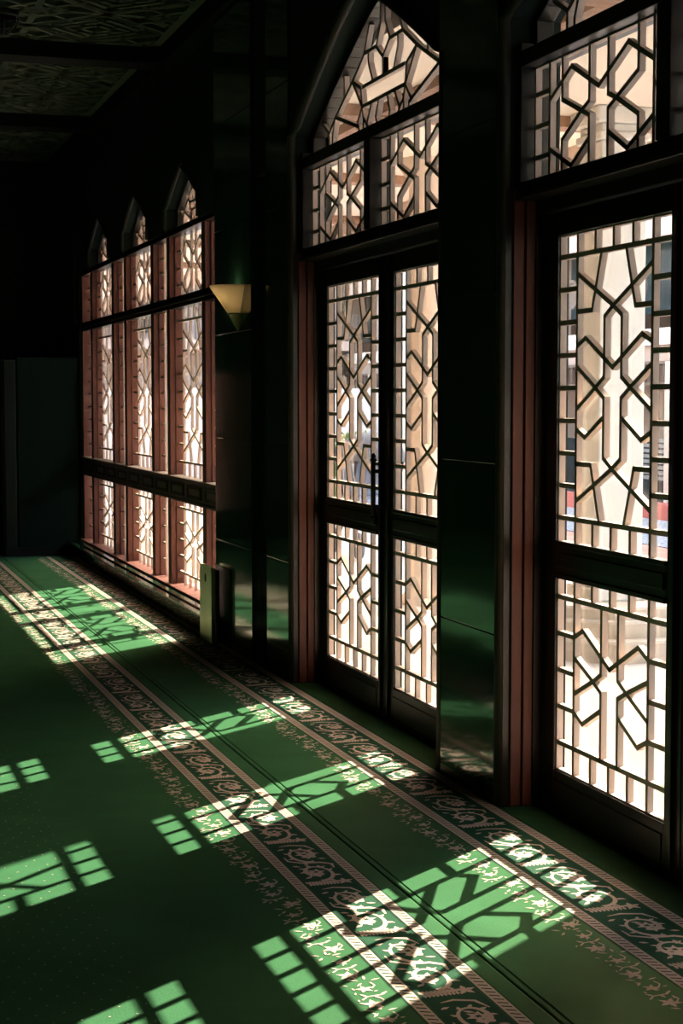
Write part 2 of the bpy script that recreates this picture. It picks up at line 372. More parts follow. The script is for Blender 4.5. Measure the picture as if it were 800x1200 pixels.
# ------------------------------------------------------------ the two arched doorways
def doorway(idx, yc, where):
    root = empty('door_%d' % idx, (XG, yc, 0)); tag(root, '%s arched double doorway with geometric wood lattice over glass' % where, kind='structure')
    # jambs: a stepped red-brown reveal
    for sgn in (1, -1):
        b = MB()
        y_out = yc+sgn*HW; 
        b.box(XP+.030, XP+.072, y_out, y_out-sgn*.022, 0, 2.33)
        b.box(XP+.076, XP+.112, y_out, y_out-sgn*.034, 0, 2.33)
        j = b.build('door_jamb', M['jamb'], root, bevel=.003)
        b = MB(); b.box(XP+.002, XP+.030, y_out, y_out-sgn*.008, 0, 2.33); b.box(XP+.072, XP+.076, y_out, y_out-sgn*.016, 0, 2.33)
        b.box(XP+.112, XOUT-.004, y_out, y_out-sgn*.045, 0, 2.33); b.build('door_stop', M['darkwood'], root)
    # frame members
    b = MB()
    b.box(XG-.035, XOUT-.006, yc-HW+.046, yc+HW-.046, 2.235, 2.36)        # header
    b.box(XT-.055, XG-.035, yc-HW+.003, yc+HW-.003, 2.30, 2.352)          # ledge of the header
    b.box(XT-.075, XG-.035, yc-HW+.003, yc+HW-.003, 2.284, 2.30)
    b.box(XT-.06, XOUT-.045, yc-HW+.003, yc-HW+.032, 2.352, 2.86); b.box(XT-.06, XOUT-.045, yc+HW-.032, yc+HW-.003, 2.352, 2.86)
    b.box(XT-.06, XOUT-.045, yc-.044, yc+.044, 2.352, 2.772)               # transom mullion
    b.box(XT-.06, XOUT-.045, yc-HW+.032, yc+HW-.032, 2.772, 2.832)         # bar under the arch
    arch_ring(b, yc, HW-.003, ZS-.002, ZA-.006, 2.86, .035, XT-.0, XOUT-.045)
    b.build('door_frame', M['darkwood'], root, bevel=.004)
    # transom lights
    for s_, y_far in ((1, yc+HW-.032), (-1, yc-.044)):
        W = HW-.076
        lb = lattice_mesh(pat_transom(), y_far, 2.772, XT, W, .42)
        lt = lb.build('transom_lattice', M['lattice'], root); pane(y_far-W, y_far, 2.352, 2.772, XT, lt)
    al = arch_lattice(yc, XT+.02, HW-.036, ZS-.0, ZA-.05, 2.832).build('arch_lattice', M['lattice'], root)
    arch_pane(yc, HW-.036, ZS, ZA-.045, 2.83, XT+.02, al)
    # leaves
    for sgn in (1, -1):
        leaf = MB()
        g0 = yc+sgn*.111; g1 = g0+sgn*.849        # glass from the meeting stile outwards
        yo = yc+sgn*(HW-.046)
        yi = yc+sgn*.004
        x0, x1 = XG-.012, XG+.036
        leaf.box(x0, x1, g1, yo, .005, 2.232); leaf.box(x0, x1, yi, g0, .005, 2.232)
        lo, hi = min(g0, g1), max(g0, g1)
        leaf.box(x0, x1, lo, hi, .005, .165); leaf.box(x0, x1, lo, hi, .896, 1.018); leaf.box(x0, x1, lo, hi, 2.145, 2.232)
        leaf.box(x0-.008, x0, lo+.01, hi-.01, .93, .985)
        leaf.box(x0-.006, x0, lo+.01, hi-.01, .03, .13)
        for s2 in (.896, 1.018): leaf.box(x0-.010, x0+.004, lo, hi, s2-.009, s2+.009)
        ym = yc+sgn*.055; leaf.box(x0-.014, x0, ym-.012, ym+.012, .02, 2.22)
        lf = leaf.build('door_leaf', M['darkwood'], root, bevel=.004)
        a = lattice_mesh(pat_tall(), hi, 2.145, XG, .849, 1.127); a.build('upper_lattice', M['lattice'], lf)
        a = lattice_mesh(pat_low(), hi, .896, XG, .849, .731); a.build('lower_lattice', M['lattice'], lf)
        pane(lo, hi, 1.018, 2.145, XG, lf); pane(lo, hi, .165, .896, XG, lf)
        if idx == 2 and sgn == 1:
            h = MB(); hy = yc+.040; hx = XG-.060
            h.tube([(hx, hy, .975), (hx, hy, 1.255)], .011, 12)
            h.lathe([(0, -.012), (.016, -.006), (.019, 0), (.010, .010), (.014, .018), (.006, .030), (0, .034)], (hx, hy, 1.255), 14)
            h.lathe([(0, -.034), (.006, -.030), (.014, -.018), (.010, -.010), (.019, 0), (.016, .006), (0, .012)], (hx, hy, .975), 14)
            for z in (1.03, 1.20):
                h.tube([(hx, hy, z), (hx+.012, hy-.015, z), (XG-.028, hy-.020, z), (XG-.010, hy-.020, z)], .010, 10)
            tag(h.build('door_handle', M['metal'], lf, smooth=True), 'long black iron pull handle')
    # threshold
    b = MB(); b.box(XG-.03, XOUT+.05, yc-HW+.01, yc+HW-.01, -.011, .004); b.build('threshold', M['railgroove'], root)
doorway(1, CR, 'nearer')
doorway(2, CC, 'farther')

# ------------------------------------------------------------ the long window
win = empty('window_1', (XG, 13.6, 0)); tag(win, 'long lattice window of wide and narrow lights with red-brown mullions', kind='structure')
XF0, XF1 = 2.572, 2.672
XL = 2.632
wide = [(c-.54, c+.54) for c in WC]
narrow = [(10.62, 11.19), (12.49, 13.0), (14.30, 14.81), (16.11, 16.62)]
mull = [(11.19, 11.30), (12.38, 12.49), (13.0, 13.11), (14.19, 14.30), (14.81, 14.92), (16.0, 16.11)]
for (y0, y1) in mull:
    b = MB(); b.box(XF0, XF1, y0, y1, .13, 2.79); b.box(XL-.02, XF1-.005, y0-.010, y0, .13, 2.79); b.box(XL-.02, XF1-.005, y1, y1+.010, .13, 2.79)
    b.build('window_mullion', M['jamb'], win, bevel=.003)
b = MB(); b.box(XF0, XF1, 16.62, 16.66, .1, 2.79); b.box(XF0, XF1, 10.60, 10.64, .1, 2.79); b.build('window_jamb', M['jamb'], win, bevel=.003)
b = MB(); b.box(2.535, XF1+.015, 10.60, 16.66, .128, .150); b.build('window_sill', M['jamb'], win, bevel=.003)
b = MB(); b.box(XF0-.012, XF1-.001, 10.60, 16.66, 2.755, 2.80); b.box(XF0-.008, XF1-.001, 10.60, 16.66, 2.215, 2.30); b.box(XF0-.022, XF0, 10.60, 16.66, 2.245, 2.27)
b.build('window_transom', M['darkwood'], win, bevel=.003)
b = MB(); b.box(XF0-.018, XF1-.001, 10.60, 16.66, .80, .975); b.box(XF0-.03, XF0, 10.60, 16.66, .955, .975); b.box(XF0-.03, XF0, 10.60, 16.66, .80, .818)
rl = b.build('window_rail', M['rail'], win, bevel=.003)
y = 10.66
while y < 16.5:
    b = MB(); b.box(XF0-.028, XF0-.018, y, y+.44, .845, .932)
    b2 = MB(); ringframe(b2, y, y+.44, .845, .932, XF0-.034, XF0-.0282, .035, .035, .02, .02)
    fr = b.build('rail_block', M['rail'], rl); b2.v and None
    for ob in (b2.build('rail_block_border', M['railgroove'], win),): ob.name = 'rail_border'
    y += .57
PT, PL, PTR = pat_tall(), pat_low(), pat_transom()
for (y0, y1) in wide:
    for zt, zb, pat in ((2.755, 2.30, PTR), (2.215, .975, PT), (.80, .150, PL)):
        l = lattice_mesh(pat, y1-.0, zt, XL, y1-y0, zt-zb, w=.016, d=.018, edge=False).build('window_lattice', M['lattice'], win); pane(y0, y1, zb, zt, XL, l)
for (y0, y1) in narrow:
    for zt, zb, n in ((2.755, 2.30, 4), (2.215, .975, 10), (.80, .150, 5)):
        l = lattice_mesh(pat_narrow(y1-y0, zt-zb, n), y1, zt, XL, y1-y0, zt-zb, w=.016, d=.018, edge=False).build('window_lattice', M['lattice'], win); pane(y0, y1, zb, zt, XL, l)
for c in WC:
    al = arch_lattice(c, XL+.02, AH-.02, 2.99, 3.19, 2.83, sc=.5, w=.016).build('arch_lattice', M['lattice'], win)
    arch_pane(c, AH-.004, 2.97, 3.19, 2.81, XL+.02, al)
    b = MB(); arch_ring(b, c, AH-.001, 2.96, 3.199, 2.80, .02, XL, XOUT-.02); b.build('arch_frame', M['darkwood'], win)

# slim window in the far wall, out of frame but mirrored in the marble
w2 = empty('window_2', (.85, 18.1, .3)); tag(w2, 'slim window in the far wall, seen only as a reflection in the marble', kind='structure')
b = MB()
for xx in (FX0+.012, FX1-.012): b.box(xx-.012, xx+.012, 18.06, 18.14, FZ0, FZ1)
for z_ in (FZ0+.015, FZ1-.015): b.box(FX0+.024, FX1-.024, 18.06, 18.14, z_-.015, z_+.015)
b.box(FX0+.024, FX1-.024, 18.07, 18.13, 1.10, 1.16); b.build('window_frame', M['jamb'], w2)
b = MB()
for k in range(1, 3): x_ = FX0+(FX1-FX0)*k/3; b.box(x_-.009, x_+.009, 18.08, 18.10, FZ0+.03, FZ1-.03)
for k in range(1, 12): z_ = FZ0+(FZ1-FZ0)*k/12; b.box(FX0+.024, FX1-.024, 18.081, 18.099, z_-.008, z_+.008)
b.build('window_lattice', M['lattice'], w2)
b = MB(); b.box(FX0+.024, FX1-.024, 18.11, 18.114, FZ0+.03, FZ1-.03); b.build('glass_pane', M['glass'], w2)

# ------------------------------------------------------------ carpets
def scroll(b, cx, cy, rx, ry, a0, turns, w0, w1, z, mi, sgn=1, n=30, rend=.28):
    P = []
    for i in range(n+1):
        t = i/n; a = a0+sgn*turns*2*PI*t; k = 1-(1-rend)*t**.9
        P.append((cx+rx*k*math.cos(a), cy+ry*k*math.sin(a)))
    ribbon(b, P, [w0+(w1-w0)*abs(2*(i/n)-.7) for i in range(n+1)], z, mi); return P
def ribbon(b, P, W, z, mi):
    L = []
    for i, p in enumerate(P):
        q0 = P[max(i-1, 0)]; q1 = P[min(i+1, len(P)-1)]; dx, dy = q1[0]-q0[0], q1[1]-q0[1]; l = math.hypot(dx, dy) or 1
        w = W[i] if isinstance(W, list) else W
        L.append(((p[0]-dy/l*w/2, p[1]+dx/l*w/2, z), (p[0]+dy/l*w/2, p[1]-dx/l*w/2, z)))
    for a, c in zip(L[:-1], L[1:]): b.quad(a[0], a[1], c[1], c[0], mi)
def leaf(b, x, y, a, l, w, z, mi):
    ca, sa = math.cos(a), math.sin(a)
    f = lambda u, v: (x+u*ca-v*sa, y+u*sa+v*ca, z)
    b.poly([f(0, -w*.12), f(l*.45, -w/2), f(l, 0), f(l*.45, w/2), f(0, w*.12)], mi)
def flower(b, x, y, r, n, z, mi, a0=0):
    for k in range(n): leaf(b, x, y, a0+k*2*PI/n, r, r*.5, z, mi)
def carpet(name, x0, x1, ya, yb, ropes, florx, label, dots=None, seam=None):
    b = MB(); T = .0 ; z = .0
    # body with softly rounded long edges
    prof = [(x0, -.011), (x0, -.005), (x0+.002, -.001), (x0+.006, 0)]
    if seam:
        for s_ in seam: prof += [(s_-.005, .0), (s_-.001, -.003), (s_+.001, -.003), (s_+.005, .0)]
    prof += [(x1-.006, 0), (x1-.002, -.001), (x1, -.005), (x1, -.011)]
    ny = 60
    for (p, q) in zip(prof[:-1], prof[1:]):
        for k in range(ny):
            u0 = ya+(yb-ya)*k/ny; u1 = ya+(yb-ya)*(k+1)/ny
            b.quad((p[0], u0, p[1]), (q[0], u0, q[1]), (q[0], u1, q[1]), (p[0], u1, p[1]), 0)
    b.quad((x0, ya, -.011), (x0, yb, -.011), (x1, yb, -.011), (x1, ya, -.011), 0)
    zz = .0012
    for (r0, r1) in ropes:
        b.quad((r0, ya, zz), (r1, ya, zz), (r1, yb, zz), (r0, yb, zz), 1)
        w = r1-r0; y = ya+.01
        while y < yb-.04:
            b.quad((r0+w*.16, y+.013, zz+.0006), (r1-w*.16, y, zz+.0006), (r1-w*.16, y+.008, zz+.0006), (r0+w*.16, y+.021, zz+.0006), 2)
            y += .027
        for e in (r0-.006, r1+.003): b.quad((e, ya, zz*.8), (e+.003, ya, zz*.8), (e+.003, yb, zz*.8), (e, yb, zz*.8), 2)
    xa = ropes[0][1]; xb = ropes[1][0]; cx = (xa+xb)/2; hw = (xb-xa)/2-.010
    b.quad((xa+.008, ya, .0006), (xb-.008, ya, .0006), (xb-.008, yb, .0006), (xa+.008, yb, .0006), 3)
    per = .52; y = ya
    while y < yb-per:
        # feathered bar with a bud
        for k in range(9):
            fx = cx-hw*.85+k*hw*.145
            leaf(b, fx, y+.030, PI*.5+.35, .030, .014, zz, 1); leaf(b, fx, y+.030, -PI*.5-.15, .022, .012, zz, 1)
        ribbon(b, [(cx-hw*.9, y+.028), (cx+hw*.35, y+.034)], .008, zz, 1)
        flower(b, cx+hw*.62, y+.036, .034, 5, zz, 1, .3)
        # two counter-turning scrolls, each round a rosette
        for (sx, sy, sg, a0) in ((-.14*hw, .155, 1, -PI*.55), (.14*hw, .370, -1, PI*1.55)):
            ox, oy = cx+sx, y+sy
            P = scroll(b, ox, oy, hw*.80, .098, a0, 1.12, .009, .021, zz, 1, sg, 30)
            for k in range(2, 27, 3):
                p = P[k]; a = math.atan2(p[1]-oy, p[0]-ox); leaf(b, p[0], p[1], a+sg*.6, .026, .014, zz+.0002, 1)
            flower(b, ox, oy, .036, 6, zz+.0003, 1, .2); flower(b, ox, oy, .012, 6, zz+.0006, 2)
            leaf(b, ox+sg*hw*.30, oy+.045, PI*.2*sg, .034, .014, zz+.0002, 1); leaf(b, ox-sg*hw*.34, oy-.045, PI+PI*.2*sg, .034, .014, zz+.0002, 1)
        # S-link between scrolls
        ribbon(b, [(cx+hw*.80, y+.19), (cx+hw*.86, y+.235), (cx+hw*.45, y+.262), (cx-hw*.3, y+.268), (cx-hw*.82, y+.30), (cx-hw*.84, y+.35)], [.006, .013, .016, .013, .010, .004], zz+.0004, 1)
        ribbon(b, [(cx+hw*.80, y+.42), (cx+hw*.55, y+.475), (cx-hw*.1, y+.495), (cx-hw*.6, y+.485)], [.004, .013, .012, .004], zz+.0004, 1)
        for (lx, ly, la) in ((.78, .10, 2.4), (-.86, .24, -.5), (.86, .30, 2.8), (-.8, .44, .4), (.1, .265, 1.2), (-.2, .265, -1.6)):
            leaf(b, cx+lx*hw, y+ly, la, .030, .014, zz+.0007, 1)
        y += per
    # fringe of small sprigs
    f0, f1 = florx; y = ya+.02; k = 0; rr = random.Random(3)
    while y < yb-.08:
        fx = (f0+f1)/2+(rr.random()-.5)*(f1-f0)*.45
        kind = k % 4
        if kind in (0, 2):
            flower(b, fx, y, .026+.008*(kind == 2), 5, zz, 1, rr.random()*3)
            ribbon(b, [(fx+.02, y), (fx+.035, y+.02), (fx+.030, y+.045)], .005, zz+.0002, 1)
        elif kind == 1:
            for a in (.3, 1.4, 2.6, 4.0): leaf(b, fx+.02*math.cos(a), y+.014*math.sin(a), a, .030, .009, zz+.0002, 1)
        else:
            ribbon(b, [(fx-.04, y-.02), (fx-.02, y), (fx+.02, y+.004), (fx+.04, y+.022)], .006, zz, 1)
            leaf(b, fx-.02, y, 2.2, .026, .010, zz+.0002, 1); leaf(b, fx+.018, y, .9, .028, .010, zz+.0002, 1); leaf(b, fx, y+.002, -1.3, .024, .010, zz+.0003, 1)
        for _ in range(2):
            gx = f0+rr.random()*(f1-f0); leaf(b, gx, y+rr.random()*.05, rr.random()*6.3, .016, .007, zz+.0004, 1)
        y += .055; k += 1
    if dots:
        dx0, dx1, dya, dyb = dots; j = 0; y = dya
        while y < dyb:
            x = dx0+(.035 if j % 2 else 0)
            while x < dx1: flower(b, x, y, .0042, 4, zz, 1, .4); x += .07
            y += .062; j += 1
    return tag(b.build(name, [M['carpet'], M['pile'], M['darkpile'], M['bandpile']]), label, 'carpet')
carpet('carpet', 1.746, 2.46, .3, 16.36, ((2.152, 2.192), (2.402, 2.444)), (2.035, 2.135), 'green carpet strip laid along the doors, its scroll border nearest the wall', seam=(1.768,))
carpet('carpet', -.9, 1.742, .3, 16.36, ((1.428, 1.464), (1.640, 1.676)), (1.300, 1.400), 'broad green carpet further into the room, left of the long seam', dots=(-.3, .80, 3.2, 7.5))
for (ya_, yb_, lab_) in ((CR-HW+.025, CR+HW-.025, 'plain green carpet in the recess of the nearer doorway'), (CC-HW+.025, CC+HW-.025, 'plain green carpet in the recess of the farther doorway')):
    b = MB(); b.box(2.461, XG-.035, ya_, yb_, -.0115, -.001); tag(b.build('carpet', M['carpet']), lab_, 'carpet')
b = MB(); b.box(-6.9, -.91, .3, 16.36, -.011, 0)
tag(b.build('carpet', M['carpet']), 'plain green carpet beyond the left edge of the picture', 'carpet')

# ------------------------------------------------------------ wall sconce
SY, SX, SZ = 9.80, XW-.006, 2.225
sc = empty('wall_sconce', (SX, SY, 1.955)); tag(sc, 'half-cone amber glass wall lamp glowing on the marble pilaster', 'lamp')
b = MB(); R_ = .175
outer = [(.012, -.165), (.070, -.095), (.123, -.035), (.158, -.004), (R_, 0)]
def halfcone(b, prof, kx, ky, cx, cy, cz, n=28):
    base = len(b.v)
    for r, z in prof:
        for i in range(n+1):
            a = PI/2+PI*i/n; b.v.append((cx+kx*r*math.cos(a), cy+ky*r*math.sin(a), cz+z))
    for k in range(len(prof)-1):
        for i in range(n):
            b.f.append((base+k*(n+1)+i, base+k*(n+1)+i+1, base+(k+1)*(n+1)+i+1, base+(k+1)*(n+1)+i)); b.mi.append(0)
halfcone(b, [(.36*R_, -.165), (.66*R_, -.088), (.97*R_, -.012), (R_, -.003), (R_, 0), (.97*R_, .0), (.94*R_, -.012), (.63*R_, -.088), (.33*R_, -.160)], .98, .95, SX, SY, SZ)
b.build('lamp_shade', M['shade'], sc, smooth=True)
b = MB(); halfcone(b, [(.385*R_, -.163), (.385*R_, -.170), (.33*R_, -.172), (.17*R_, -.225), (0.002, -.268)], .98, .95, SX, SY, SZ); b.build('lamp_tip', M['bulb_metal'], sc, smooth=True)
b = MB(); b.box(SX-.012, SX, SY-.05, SY+.05, SZ-.14, SZ-.02); b.build('wall_plate', M['bulb_metal'], sc)
b = MB(); b.lathe([(0, -.03), (.018, -.022), (.024, 0), (.018, .022), (0, .03)], (SX-.085, SY, SZ-.055), 14); b.build('bulb', M['bulb'], sc, smooth=True)
pl = bpy.data.lights.new('sconce_light', 'POINT'); pl.energy = .13; pl.color = (1, .80, .56); pl.shadow_soft_size = .02
plo = bpy.data.objects.new('sconce_light', pl); C.objects.link(plo); plo.location = (SX-.06, SY, SZ-.018)

# ------------------------------------------------------------ brass plate by the window
bp = empty('brass_plate', (2.385, 10.38, 0)); tag(bp, 'upright brass-coloured plate with rounded top and keyhole slot, standing at the window end', 'plate')
b = MB(); Y0, Y1, Z1, rr_ = 10.215, 10.545, .485, .055
o = [(Y0, .002)]
for i in range(7): a = PI-PI/2*i/6; o.append((Y0+rr_+rr_*math.cos(a), Z1-rr_+rr_*math.sin(a)))
for i in range(7): a = PI/2-PI/2*i/6; o.append((Y1-rr_+rr_*math.cos(a), Z1-rr_+rr_*math.sin(a)))
o.append((Y1, .002))
xa_, xb_ = 2.378, 2.400
b.poly([(xa_, y, z) for y, z in o]); b.poly([(xb_, y, z) for y, z in reversed(o)])
for i in range(len(o)):
    j = (i+1) % len(o); b.quad((xa_, *o[i]), (xb_, *o[i]), (xb_, *o[j]), (xa_, *o[j]))
b.build('plate', M['brass'], bp)
b = MB(); c_ = [(10.38+.026*math.cos(2*PI*i/20), .405+.030*math.sin(2*PI*i/20)) for i in range(20)]
b.poly([(xa_-.001, y, z) for y, z in c_]); b.poly([(xa_+.002, y, z) for y, z in reversed(c_)])
for i in range(20):
    j = (i+1) % 20; b.quad((xa_-.001, *c_[i]), (xa_+.002, *c_[i]), (xa_+.002, *c_[j]), (xa_-.001, *c_[j]))
tag(b.build('keyhole', M['railgroove'], bp), 'dark oval slot')
b = MB(); b.box(2.400, 2.425, 10.19, 10.56, .001, .47); b.build('backing', M['metal'], bp, bevel=.003)

# ------------------------------------------------------------ far end: partition panel
pp = empty('partition_panel', (2.1, 16.9, 0)); tag(pp, 'tall dark green partition panel with a post, at the far end beside the window', 'partition')
b = MB(); b.box(1.93, 2.535, 16.70, 16.95, -.01, 1.96); b.build('panel_body', M['panel'], pp, bevel=.01)
b = MB(); b.box(1.80, 1.915, 16.66, 16.98, -.01, 1.93); b.build('post', M['post'], pp, bevel=.01)
b = MB(); b.box(1.80, 2.54, 16.655, 16.69, -.01, .07); b.build('skirting', M['beam'], pp)

# ------------------------------------------------------------ ceiling: beams and carved panels
ys = [5.96, 8.98, 12.0, 15.05, 18.08]
for i, yb in enumerate(ys[:-1]):
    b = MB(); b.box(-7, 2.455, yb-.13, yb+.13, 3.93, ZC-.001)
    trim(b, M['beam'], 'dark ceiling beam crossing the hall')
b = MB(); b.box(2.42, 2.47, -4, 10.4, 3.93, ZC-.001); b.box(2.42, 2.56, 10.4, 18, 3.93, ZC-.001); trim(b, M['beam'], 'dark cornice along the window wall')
def clipseg(p, q, x0, x1, y0, y1):
    t0, t1 = 0, 1; dx, dy = q[0]-p[0], q[1]-p[1]
    for pp_, qq in ((-dx, p[0]-x0), (dx, x1-p[0]), (-dy, p[1]-y0), (dy, y1-p[1])):
        if abs(pp_) < 1e-9:
            if qq < 0: return None
        else:
            r = qq/pp_
            if pp_ < 0: t0 = max(t0, r)
            else: t1 = min(t1, r)
    return None if t0 >= t1 else ((p[0]+dx*t0, p[1]+dy*t0), (p[0]+dx*t1, p[1]+dy*t1))
def ceiling_panel(yA, yB, label):
    b = MB(); x0, x1 = -1.2, 2.40
    b.box(x0, x1, yA, yB, ZC-.03, ZC-.005)
    z0, z1 = ZC-.062, ZC-.031
    def rib(p, q, w):
        s_ = clipseg(p, q, x0, x1, yA, yB)
        if not s_: return
        p, q = s_; dx, dy = q[0]-p[0], q[1]-p[1]; L = math.hypot(dx, dy)
        if L < .02: return
        nx, ny = -dy/L*w/2, dx/L*w/2
        b.hexa([(p[0]-nx, p[1]-ny, z0), (q[0]-nx, q[1]-ny, z0), (q[0]+nx, q[1]+ny, z0), (p[0]+nx, p[1]+ny, z0),
                (p[0]-nx, p[1]-ny, z1), (q[0]-nx, q[1]-ny, z1), (q[0]+nx, q[1]+ny, z1), (p[0]+nx, p[1]+ny, z1)])
    for (a, c) in (((x0, yA+.03), (x1, yA+.03)), ((x0, yB-.03), (x1, yB-.03)), ((x1-.03, yA), (x1-.03, yB))): rib(a, c, .06)
    T = .92; cyy = (yA+yB)/2
    cx = x1-.06-T/2
    while cx > x0:
        for cy in (cyy-T, cyy, cyy+T):
            for k in (.10, .20, .30, .40):
                r = T*k*1.16
                P = [(cx+r*math.cos(i*PI/2), cy+r*math.sin(i*PI/2)) for i in range(4)]
                for i in range(4):
                    A, B = P[i], P[(i+1) % 4]
                    m0 = .12 if int(k*10) % 2 else .0; m1 = .88 if int(k*10) % 2 else .44
                    rib((A[0]+(B[0]-A[0])*m0, A[1]+(B[1]-A[1])*m0), (A[0]+(B[0]-A[0])*m1, A[1]+(B[1]-A[1])*m1), .036)
                    if not int(k*10) % 2: rib((A[0]+(B[0]-A[0])*.58, A[1]+(B[1]-A[1])*.58), B, .036)
            h = T/2
            for sx in (-1, 1):
                rib((cx, cy+sx*h), (cx+h, cy), .055); rib((cx, cy+sx*h), (cx-h, cy), .055)
            for (a, c) in (((cx-h, cy-h), (cx+h, cy-h)), ((cx-h, cy-h), (cx-h, cy+h))): rib(a, c, .05)
            for sx in (-1, 1):
                for sy in (-1, 1):
                    rib((cx+sx*h, cy+sy*h*.55), (cx+sx*h*.55, cy+sy*h), .035); rib((cx+sx*h, cy+sy*h*.78), (cx+sx*h*.78, cy+sy*h), .035); rib((cx+sx*h, cy+sy*h), (cx+sx*h*.4, cy+sy*h*.4), .03)
        cx -= T
    return tag(b.build('ceiling_panel', M['ceil']), label, 'ceiling panel', 'carved ceiling panels')
for yA, yB, lab in ((6.1, 8.84, 'carved fretwork ceiling panel overhead, nearest the viewer'), (9.12, 11.86, 'carved fretwork ceiling panel at the top left, in front of the first beam'),
                    (12.14, 14.91, 'carved fretwork ceiling panel between the two visible beams'), (15.19, 17.9, 'dim carved fretwork ceiling panel farthest down the hall')):
    ceiling_panel(yA, yB, lab)
cl = empty('ceiling_lamp', (1.22, 11.05, 4.03)); tag(cl, 'small round caged ceiling lamp at the very top left corner', 'lamp')
b = MB(); b.lathe([(.10, .005), (.10, -.02), (.085, -.03), (0, -.03)], (1.22, 11.05, 4.03), 24); b.build('lamp_base', M['metal'], cl, smooth=True)
b = MB(); b.lathe([(.085, -.03), (.08, -.06), (.055, -.09), (0, -.10)], (1.22, 11.05, 4.03), 24); b.build('globe', M['panel'], cl, smooth=True)
b = MB()
for k in range(4):
    a = k*PI/4; b.tube([(1.22+.095*math.cos(a+t), 11.05+.0+.095*math.sin(a)*math.cos(t), 4.0-.11*math.sin(t)) if False else (1.22+.095*math.cos(t)*math.cos(a), 11.05+.095*math.cos(t)*math.sin(a), 4.0-.11*math.sin(t)) for t in [PI*i/12 for i in range(13)]], .004, 6)
b.build('cage', M['metal'], cl)

# ------------------------------------------------------------ outside
b = MB(); b.box(XOUT-.005, 60, -25, 80, -.15, 0.0); tag(b.build('ground', M['paving']), 'pale sunlit paving outside the doors', kind='structure')
b = MB(); b.box(XOUT+.001, 5.25, -6, 30.9, 3.32, 3.46)
tag(b.build('ceiling_portico', M['soffit']), 'pale soffit of the portico outside the doors', kind='structure')
def stone_column(x, y, r, m, label, plinth=True, h=3.32):
    root = empty('stone_column', (x, y, 0)); tag(root, label, 'column', 'columns outside')
    b = MB(); z0 = .30 if plinth else 0
    sq = plinth
    if sq:
        for q, za, zb in ((.20, z0, z0+.08), (.175, z0+.08, z0+.13), (.155, z0+.13, h-.2), (.175, h-.2, h-.15), (.155, h-.15, h-.1), (.20, h-.1, h)): b.box(x-q, x+q, y-q, y+q, za, zb)
    else: b.lathe([(r+.05, z0), (r+.05, z0+.06), (r+.02, z0+.09), (r+.015, z0+.11), (r, z0+.13), (r, h-.2), (r+.03, h-.16), (r+.03, h-.12), (r+.09, h-.04), (r+.09, h)], (x, y, 0), 32)
    b.build('shaft', m, root, smooth=not sq, bevel=.012 if sq else 0)
    if plinth:
        b = MB()
        for (rr2, za, zb) in ((.80, 0, .13), (.66, .13, .23), (.56, .23, .30)):
            b.lathe([(rr2, za), (rr2, zb-.015), (rr2-.012, zb), (0, zb)], (x, y, 0), 8, a0=PI/8, a1=PI/8+2*PI)
        b.build('plinth', M['plinth'], root)
    return root
stone_column(4.75, 9.42, .19, M['whitecol'], 'broad white column on a stepped stone plinth, seen through the nearer door')
stone_column(4.75, 6.20, .19, M['whitecol'], 'unseen white column beside the nearer door, placed to cut its sun patch', True)  # out of view, placed so the nearer door's sun patch ends there
stone_column(6.5, 10.27, .19, M['beigecol'], 'unseen beige column added beyond the portico edge to cut the sun', False, 4.2)  # added sun blocker, out of view, narrows the farther door's patches
stone_column(4.4, 11.75, .14, M['beigecol'], 'beige column behind the meeting stiles of the farther doors', False)
stone_column(6.9, 18.42, .075, M['whitecol'], 'slender white post in front of the added wall, seen through the farther door', False, 4.0)
# beams under the portico
for k, (yb, lab) in enumerate(((6.6, 'nearest'), (9.75, 'second'), (12.7, 'third'), (15.6, 'fourth'), (18.5, 'fifth'), (21.5, 'sixth'))):
    b = MB(); b.box(XOUT+.02, 5.11, yb-.09, yb+.09, 3.25, 3.318); trim(b, M['oakbeam'], '%s brown timber beam under the portico soffit' % lab)
b = MB(); b.box(5.12, 5.26, -6, 30.9, 3.13, 3.318); trim(b, M['facpink'], 'edge beam of the portico')
b = MB(); b.box(3.3, 3.42, -6, 30.9, 3.26, 3.318); trim(b, M['oakbeam'], 'long brown timber beam beside the wall under the portico soffit')

# arcade building across the court
XB = 11.0
ab = empty('arcade_building', (XB, 18, 0)); tag(ab, 'two-storey arcade building across the court, pink-grey with dark glazing', 'building')
b = MB(); b.box(XB+1.6, XB+3, -10, 60, 0, 4.8); b.box(XB, XB+1.6, -10, 60, 2.05, 2.3); b.box(XB, XB+1.6, -10, 60, 3.75, 4.8); b.build('wall', M['facade'], ab)
b = MB(); b.box(XB-.15, XB+.05, -10, 60, 3.72, 4.25); b.build('cornice', M['facpink'], ab)
b = MB(); b.box(XB-.08, XB+.04, -10, 60, 2.28, 2.5); b.build('band', M['band'], ab)
b = MB(); b.box(XB+.4, XB+.5, -10, 60, 2.75, 3.74); tag(b.build('glazing', M['darkglass'], ab), 'dark blue upper glazing')
b = MB(); y = -10
while y < 60: b.box(XB, XB+.03, y, y+.03, 1.75, 2.05); y += .18
b.box(XB-.01, XB+.04, -10, 60, 2.02, 2.06); b.box(XB-.01, XB+.04, -10, 60, 1.74, 1.77); b.build('railing', M['rail_out'], ab)
y = 5.0; k = 0
